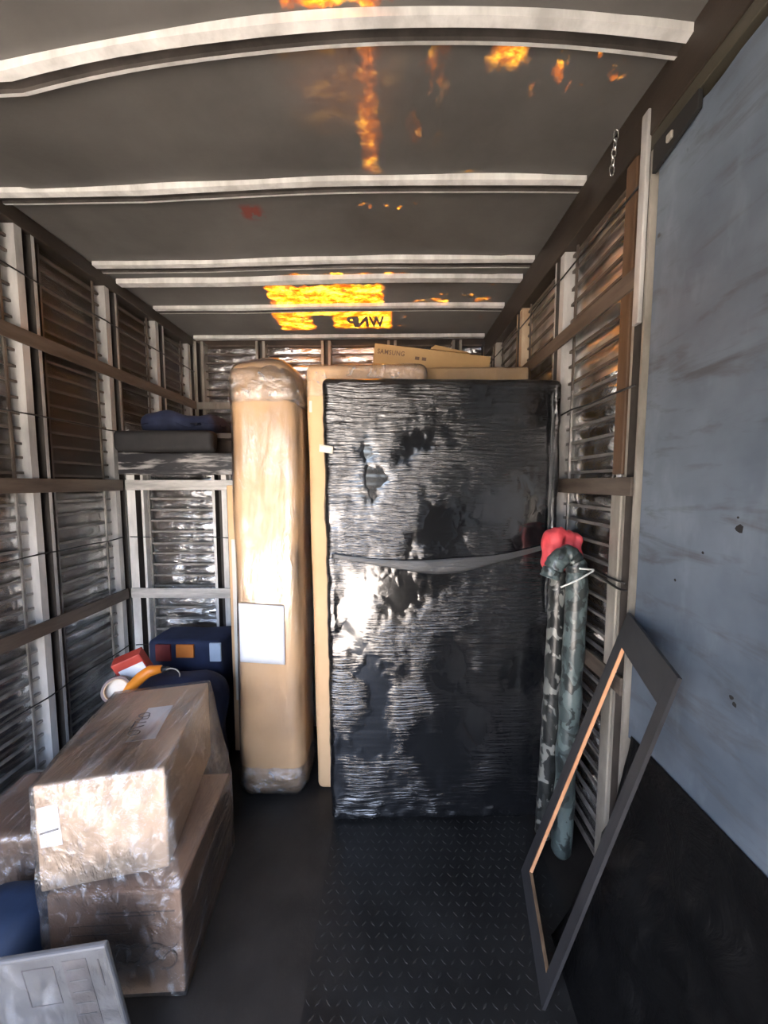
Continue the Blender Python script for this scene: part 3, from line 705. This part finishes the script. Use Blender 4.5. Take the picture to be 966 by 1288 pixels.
# soft bags and small items behind the stacked cartons
lump('navy_bag', (.46, .26, .60), .10, (20, 14, 20), (-1.03, 1.655, .30), 'navy_cloth', 'bulging navy cloth bag right behind the stacked cartons', 'bag', .03, 6, 8)
sb = thing('storage_bag', (-1.10, 1.985, 0), (0, 0, 0), 'dark blue storage bag against the bulkhead with orange and red patches', 'bag')
me = rbox_mesh('bag_body', (.40, .22, .66), .025, (18, 8, 18), lambda p, n: n * .008 * nz(p.x * 6, p.y * 6, p.z * 6)); put(new_obj('bag_body', me, 'navy_cloth', None, (-1.10, 1.985, .331)), sb)
def patchp(x0, x1, z0, z1, mat, nm='patch'): put(box(nm, x0, x1, 1.862, 1.874, z0, z1, mat, None, .002), sb)
patchp(-1.135, -1.04, .575, .645, 'orange_patch'); patchp(-1.245, -1.165, .555, .645, 'dark_red_patch'); patchp(-.955, -.895, .555, .655, 'pale_blue_label', 'label_card')

rb = thing('red_box', (-1.165, 1.62, .612), (.2, -.35, .35), 'small red and white box lying tilted above the tape roll', 'box')
new_obj('box_body', bevel(mesh('box_body', box_v(-.06, .06, -.03, .03, 0, .115), BOXF), .004), 'red_card', rb)
new_obj('white_face', mesh('white_face', box_v(-.045, .055, -.0325, -.031, .006, .075), BOXF), 'paper', rb)
tp = thing('tape_roll', (-1.165, 1.475, .565), (-.35, 0, .6), 'roll of brown packing tape with a pale core behind upper carton', 'tape')
def ring_mesh(name, r0, r1, h, seg=32):
    V, F = [], []
    for k in range(seg):
        a = 2 * PI * k / seg
        for (r, y) in ((r0, 0), (r1, 0), (r1, h), (r0, h)): V.append((r * math.cos(a), y, r1 + r * math.sin(a) * 1.0))
    for k in range(seg):
        l = (k + 1) % seg
        for e in range(4): F.append((k * 4 + e, k * 4 + (e + 1) % 4, l * 4 + (e + 1) % 4, l * 4 + e))
    return mesh(name, V, F, smooth=False)
new_obj('tape_winding', ring_mesh('tape_winding', .044, .053, .05), 'tape_brown', tp)
new_obj('core', ring_mesh('core', .040, .0438, .05), 'tape_core', tp, (0, 0, .0092))
new_obj('core_face', mesh('core_face', [(.0405 * math.cos(a), .025, .053 + .0405 * math.sin(a)) for a in [2 * PI * k / 24 for k in range(24)]], [tuple(range(24))]), 'masking_tape', tp)
og = thing('orange_strap_tool', (-1.05, 1.53, .6), (0, 0, 0), 'curved orange plastic tool on the navy bag beside the red box', 'tool')
pts = [(-1.125, 1.475, .605), (-1.10, 1.480, .635), (-1.06, 1.487, .675), (-1.03, 1.50, .695), (-.985, 1.51, .70)]
put(tube('grip', pts, [.016, .022, .024, .024, .016], 'orange_plastic', None, False, 12), og)
put(tube('nozzle', [(-.985, 1.51, .70), (-.955, 1.515, .695)], [.012, .010], 'black_wire', None, False, 10), og)
cl = [(-.93 + .035 * math.cos(a), 1.49, .685 + .028 * math.sin(a)) for a in [PI * k / 12 - .3 for k in range(11)]]
tag(tube('black_strap', cl, .003, 'pale_metal_dull'), 'thin pale loop of cord standing on the navy bag', 'cord')

# ------------------------------------------------------------------ right side
bd = thing('plywood_board', (.785, .33, .69), (0, 0, 0), 'large blue grey painted board with dark scuffs against right wall', 'board')
V = []
N = 40
def edge_top(t): return 2.462 - .02 * max(0, nz(t * 14, 2, 0)) - (.03 if t > .93 else 0)
outl = [(YR + .03, .71), (1.13, .685)] + [(1.13 - (1.13 - YR - .03) * k / N, edge_top(1 - k / N) - .012) for k in range(N + 1)]
me = bpy.data.meshes.new('board_panel'); bm = bmesh.new()
vs = [bm.verts.new((.770, y, z)) for y, z in outl]; f = bm.faces.new(vs)
r = bmesh.ops.extrude_face_region(bm, geom=[f]); 
for g in r['geom']:
    if isinstance(g, bmesh.types.BMVert): g.co.x += .018
bmesh.ops.recalc_face_normals(bm, faces=bm.faces[:]); bm.to_mesh(me); bm.free()
put(new_obj('board_panel', me, 'board_paint'), bd)
for y, z, s in ((.81, 1.40, .010), (.80, 1.02, .006), (.792, 1.008, .006), (.98, 1.24, .004), (.72, 1.30, .007), (.816, 1.425, .003), (.90, 1.33, .004)):
    me = mesh('chipped_patch', [(.7696, y + s * math.cos(a) * random.uniform(.7, 1.2), z + s * math.sin(a) * random.uniform(.7, 1.2)) for a in [k * PI / 4 for k in range(8)]], [tuple(range(8))])
    put(new_obj('chipped_patch', me, 'black_gap'), bd)
for (y0, z0, y1) in ((1.02, 2.49, 1.125), (.93, 2.487, 1.02)):
    pass
br = thing('wall_bracket', (.76, 1.05, 2.44), (0, 0, 0), 'dark bracket with a bolt head at top corner of blue grey board', 'bracket')
put(hexa('bracket_plate', [(.752, .98, 2.415), (.764, .98, 2.415), (.764, 1.135, 2.385), (.752, 1.135, 2.385), (.752, .98, 2.461), (.764, .98, 2.461), (.764, 1.135, 2.461), (.752, 1.135, 2.461)], 'black_gap', None, .002), br)
put(box('bolt_head', .744, .752, 1.055, 1.075, 2.415, 2.435, 'pale_metal_dull', None, .003), br)
struct(box('trim_4', .742, .756, 1.148, 1.176, 1.98, 2.575, 'post_metal', None, .003))

def sheet(a, b):
    y = -.35 + 1.46 * a; s = b
    x = .765 - (.235) * s ** 1.6 + .0; z = .70 * (1 - s) ** 1.15 + .004
    k = math.sin(PI * min(1, s * 1.0))
    x += (-.014 + .018 * nz(y * 7, s * 5, 2) + .010 * nz(y * 19, s * 13, 4)) * k; z += .018 * nz(y * 8, s * 7, 5) * k
    x += .02 * nz(y * 3, 1, 1) * s
    return (min(x, .768), y, max(z, .006))
o = new_obj('plastic_sheet', grid_mesh('plastic_sheet', 90, 40, sheet, thick=.001), 'black_plastic'); tag(o, 'black plastic sheet draped from right wall to floor under the board', 'sheet')

# leaning frame
lf = thing('leaning_frame', (.55, 1.1, 0), (0, 0, 0), 'open black laminate frame with raw wood inner edge leaning on right wall', 'frame')
A, B, Cc, D = Vector((.752, 1.138, 1.095)), Vector((.655, .808, 1.060)), Vector((.436, .935, .004)), Vector((.512, 1.315, .004))
def fpnt(s, t):  # s 0 near(C,B) .. 1 far(D,A); t 0 floor .. 1 top
    return (Cc.lerp(D, s)).lerp(B.lerp(A, s), t)
fn = -((B - Cc).cross(D - Cc)).normalized()
if fn.x > 0: fn = -fn
TH = .009
def bar(name, s0, s1, t0, t1, cuts=None, edge=None):
    q = [fpnt(s0, t0), fpnt(s1, t0), fpnt(s1, t1), fpnt(s0, t1)]
    V8 = [p - fn * TH for p in q] + [p for p in q]
    return put(hexa(name, V8, 'laminate'), lf)
sw, fw, tw = .105, .15, .070
bar('near_stile', 0, sw, 0, 1); bar('far_stile', 1 - fw, 1, 0, 1); bar('top_rail', sw, 1 - fw, 1 - tw * 1.25, 1); bar('bottom_rail', sw, 1 - fw, 0, tw * .95)
def edging(s0, t0, s1, t1, ds, dt, mat):
    a0, a1 = fpnt(s0, t0), fpnt(s1, t1); b0, b1 = fpnt(s0 + ds, t0 + dt), fpnt(s1 + ds, t1 + dt)
    V8 = [p - fn * (TH + .0005) for p in (a0, a1, b1, b0)] + [p + fn * .0008 for p in (a0, a1, b1, b0)]
    return put(hexa('edge_strip', V8, mat), lf)
edging(1 - fw, tw * .95, 1 - fw, 1 - tw * 1.25, -.012, 0, 'raw_edge')['label'] = 'raw orange wood inner edge'
edging(sw, tw * .95, 1 - fw, tw * .95, 0, .003, 'raw_edge_dull')['label'] = 'dull brown inner edge'

# camouflage rolls, red cloth, cords
cr = thing('camouflage_roll', (.69, 1.37, 0), (0, 0, 0), 'grey green camouflage fabric roll with its top folded over, against right wall', 'roll')
pts = [(.672, 1.335, .05), (.680, 1.34, .35), (.690, 1.345, .7), (.698, 1.35, 1.0), (.700, 1.352, 1.13), (.690, 1.352, 1.205), (.664, 1.35, 1.238), (.630, 1.348, 1.222), (.605, 1.347, 1.18), (.595, 1.347, 1.15)]
def smooth_path(p, k=4):
    P_ = [Vector(q) for q in p]; out = []
    for i in range(len(P_) - 1):
        a, b, c, d_ = P_[max(0, i - 1)], P_[i], P_[i + 1], P_[min(len(P_) - 1, i + 2)]
        for j in range(k):
            t = j / k; out.append(.5 * ((2 * b) + (-a + c) * t + (2 * a - 5 * b + 4 * c - d_) * t * t + (-a + 3 * b - 3 * c + d_) * t ** 3))
    out.append(P_[-1]); return out
sp = smooth_path(pts, 8)
def rfun(i, n): 
    f = i / n; return (.038 if f < .55 else .034) + .006 * nz(f * 30, 1, 2) - (.014 if i in (0, n) else 0)
put(tube('fabric_tube', sp, [rfun(i, len(sp) - 1) for i in range(len(sp))], 'camo_grey', None, False, 20), cr)
put(tube('tie_cord', smooth_path([(.615, 1.298, 1.128), (.66, 1.295, 1.150), (.705, 1.30, 1.172), (.74, 1.315, 1.187), (.715, 1.305, 1.192), (.68, 1.30, 1.196)], 4), .0035, 'white_cord'), cr)
cd = thing('camouflage_roll', (.655, 1.42, 0), (0, 0, 0), 'dark mottled camouflage roll in shiny film beside the black panel', 'roll')
sp = smooth_path([(.640, 1.42, .04), (.650, 1.42, .4), (.658, 1.42, .8), (.662, 1.42, 1.10), (.660, 1.42, 1.16)], 12)
put(tube('fabric_tube', sp, [.034 + .006 * nz(i * .6, 3, 1) - (.012 if i in (0, len(sp) - 1) else 0) for i in range(len(sp))], 'camo_dark', None, False, 18), cd)
me = rbox_mesh('red_cloth', (.15, .075, .17), .035, (36, 12, 26), lambda p, n: n * (.014 * nz(p.x * 16, p.y * 16, p.z * 16) + .010 * nz(p.x * 42, p.y * 30, p.z * 14)) + Vector((0, 0, -.30 * max(0, p.x + .01) if p.z > 0 else -.3 * max(0, p.x))))
o = new_obj('red_cloth', me, 'red_cloth', None, (.688, 1.447, 1.238)); tag(o, 'bright red cloth draped behind the folded camouflage roll', 'cloth')
tag(tube('hooked_cord', smooth_path([(.735, 1.30, 1.18), (.745, 1.24, 1.165), (.752, 1.19, 1.155), (.754, 1.15, 1.16)], 4), .004, 'black_wire'), 'short dark cord tying the camouflage roll to the wall post', 'cord')
# black wheel-like bracket on the wall behind the frame
# chain
ch = thing('hanging_chain', (.735, 1.295, 2.62), (0, 0, 0), 'short pale metal chain hanging from the header at right', 'chain')
z = 2.628
for k in range(5):
    pts = []
    for j in range(16):
        a = 2 * PI * j / 16; lx = .0075 * math.cos(a); lz = .0175 * math.sin(a)
        pts.append((.735 + (lx if k % 2 == 0 else 0) - .002 * k, 1.292 + (0 if k % 2 == 0 else lx), z + lz))
    put(tube('link', pts, .0022, 'chrome', None, True, 6), ch); z -= .0265
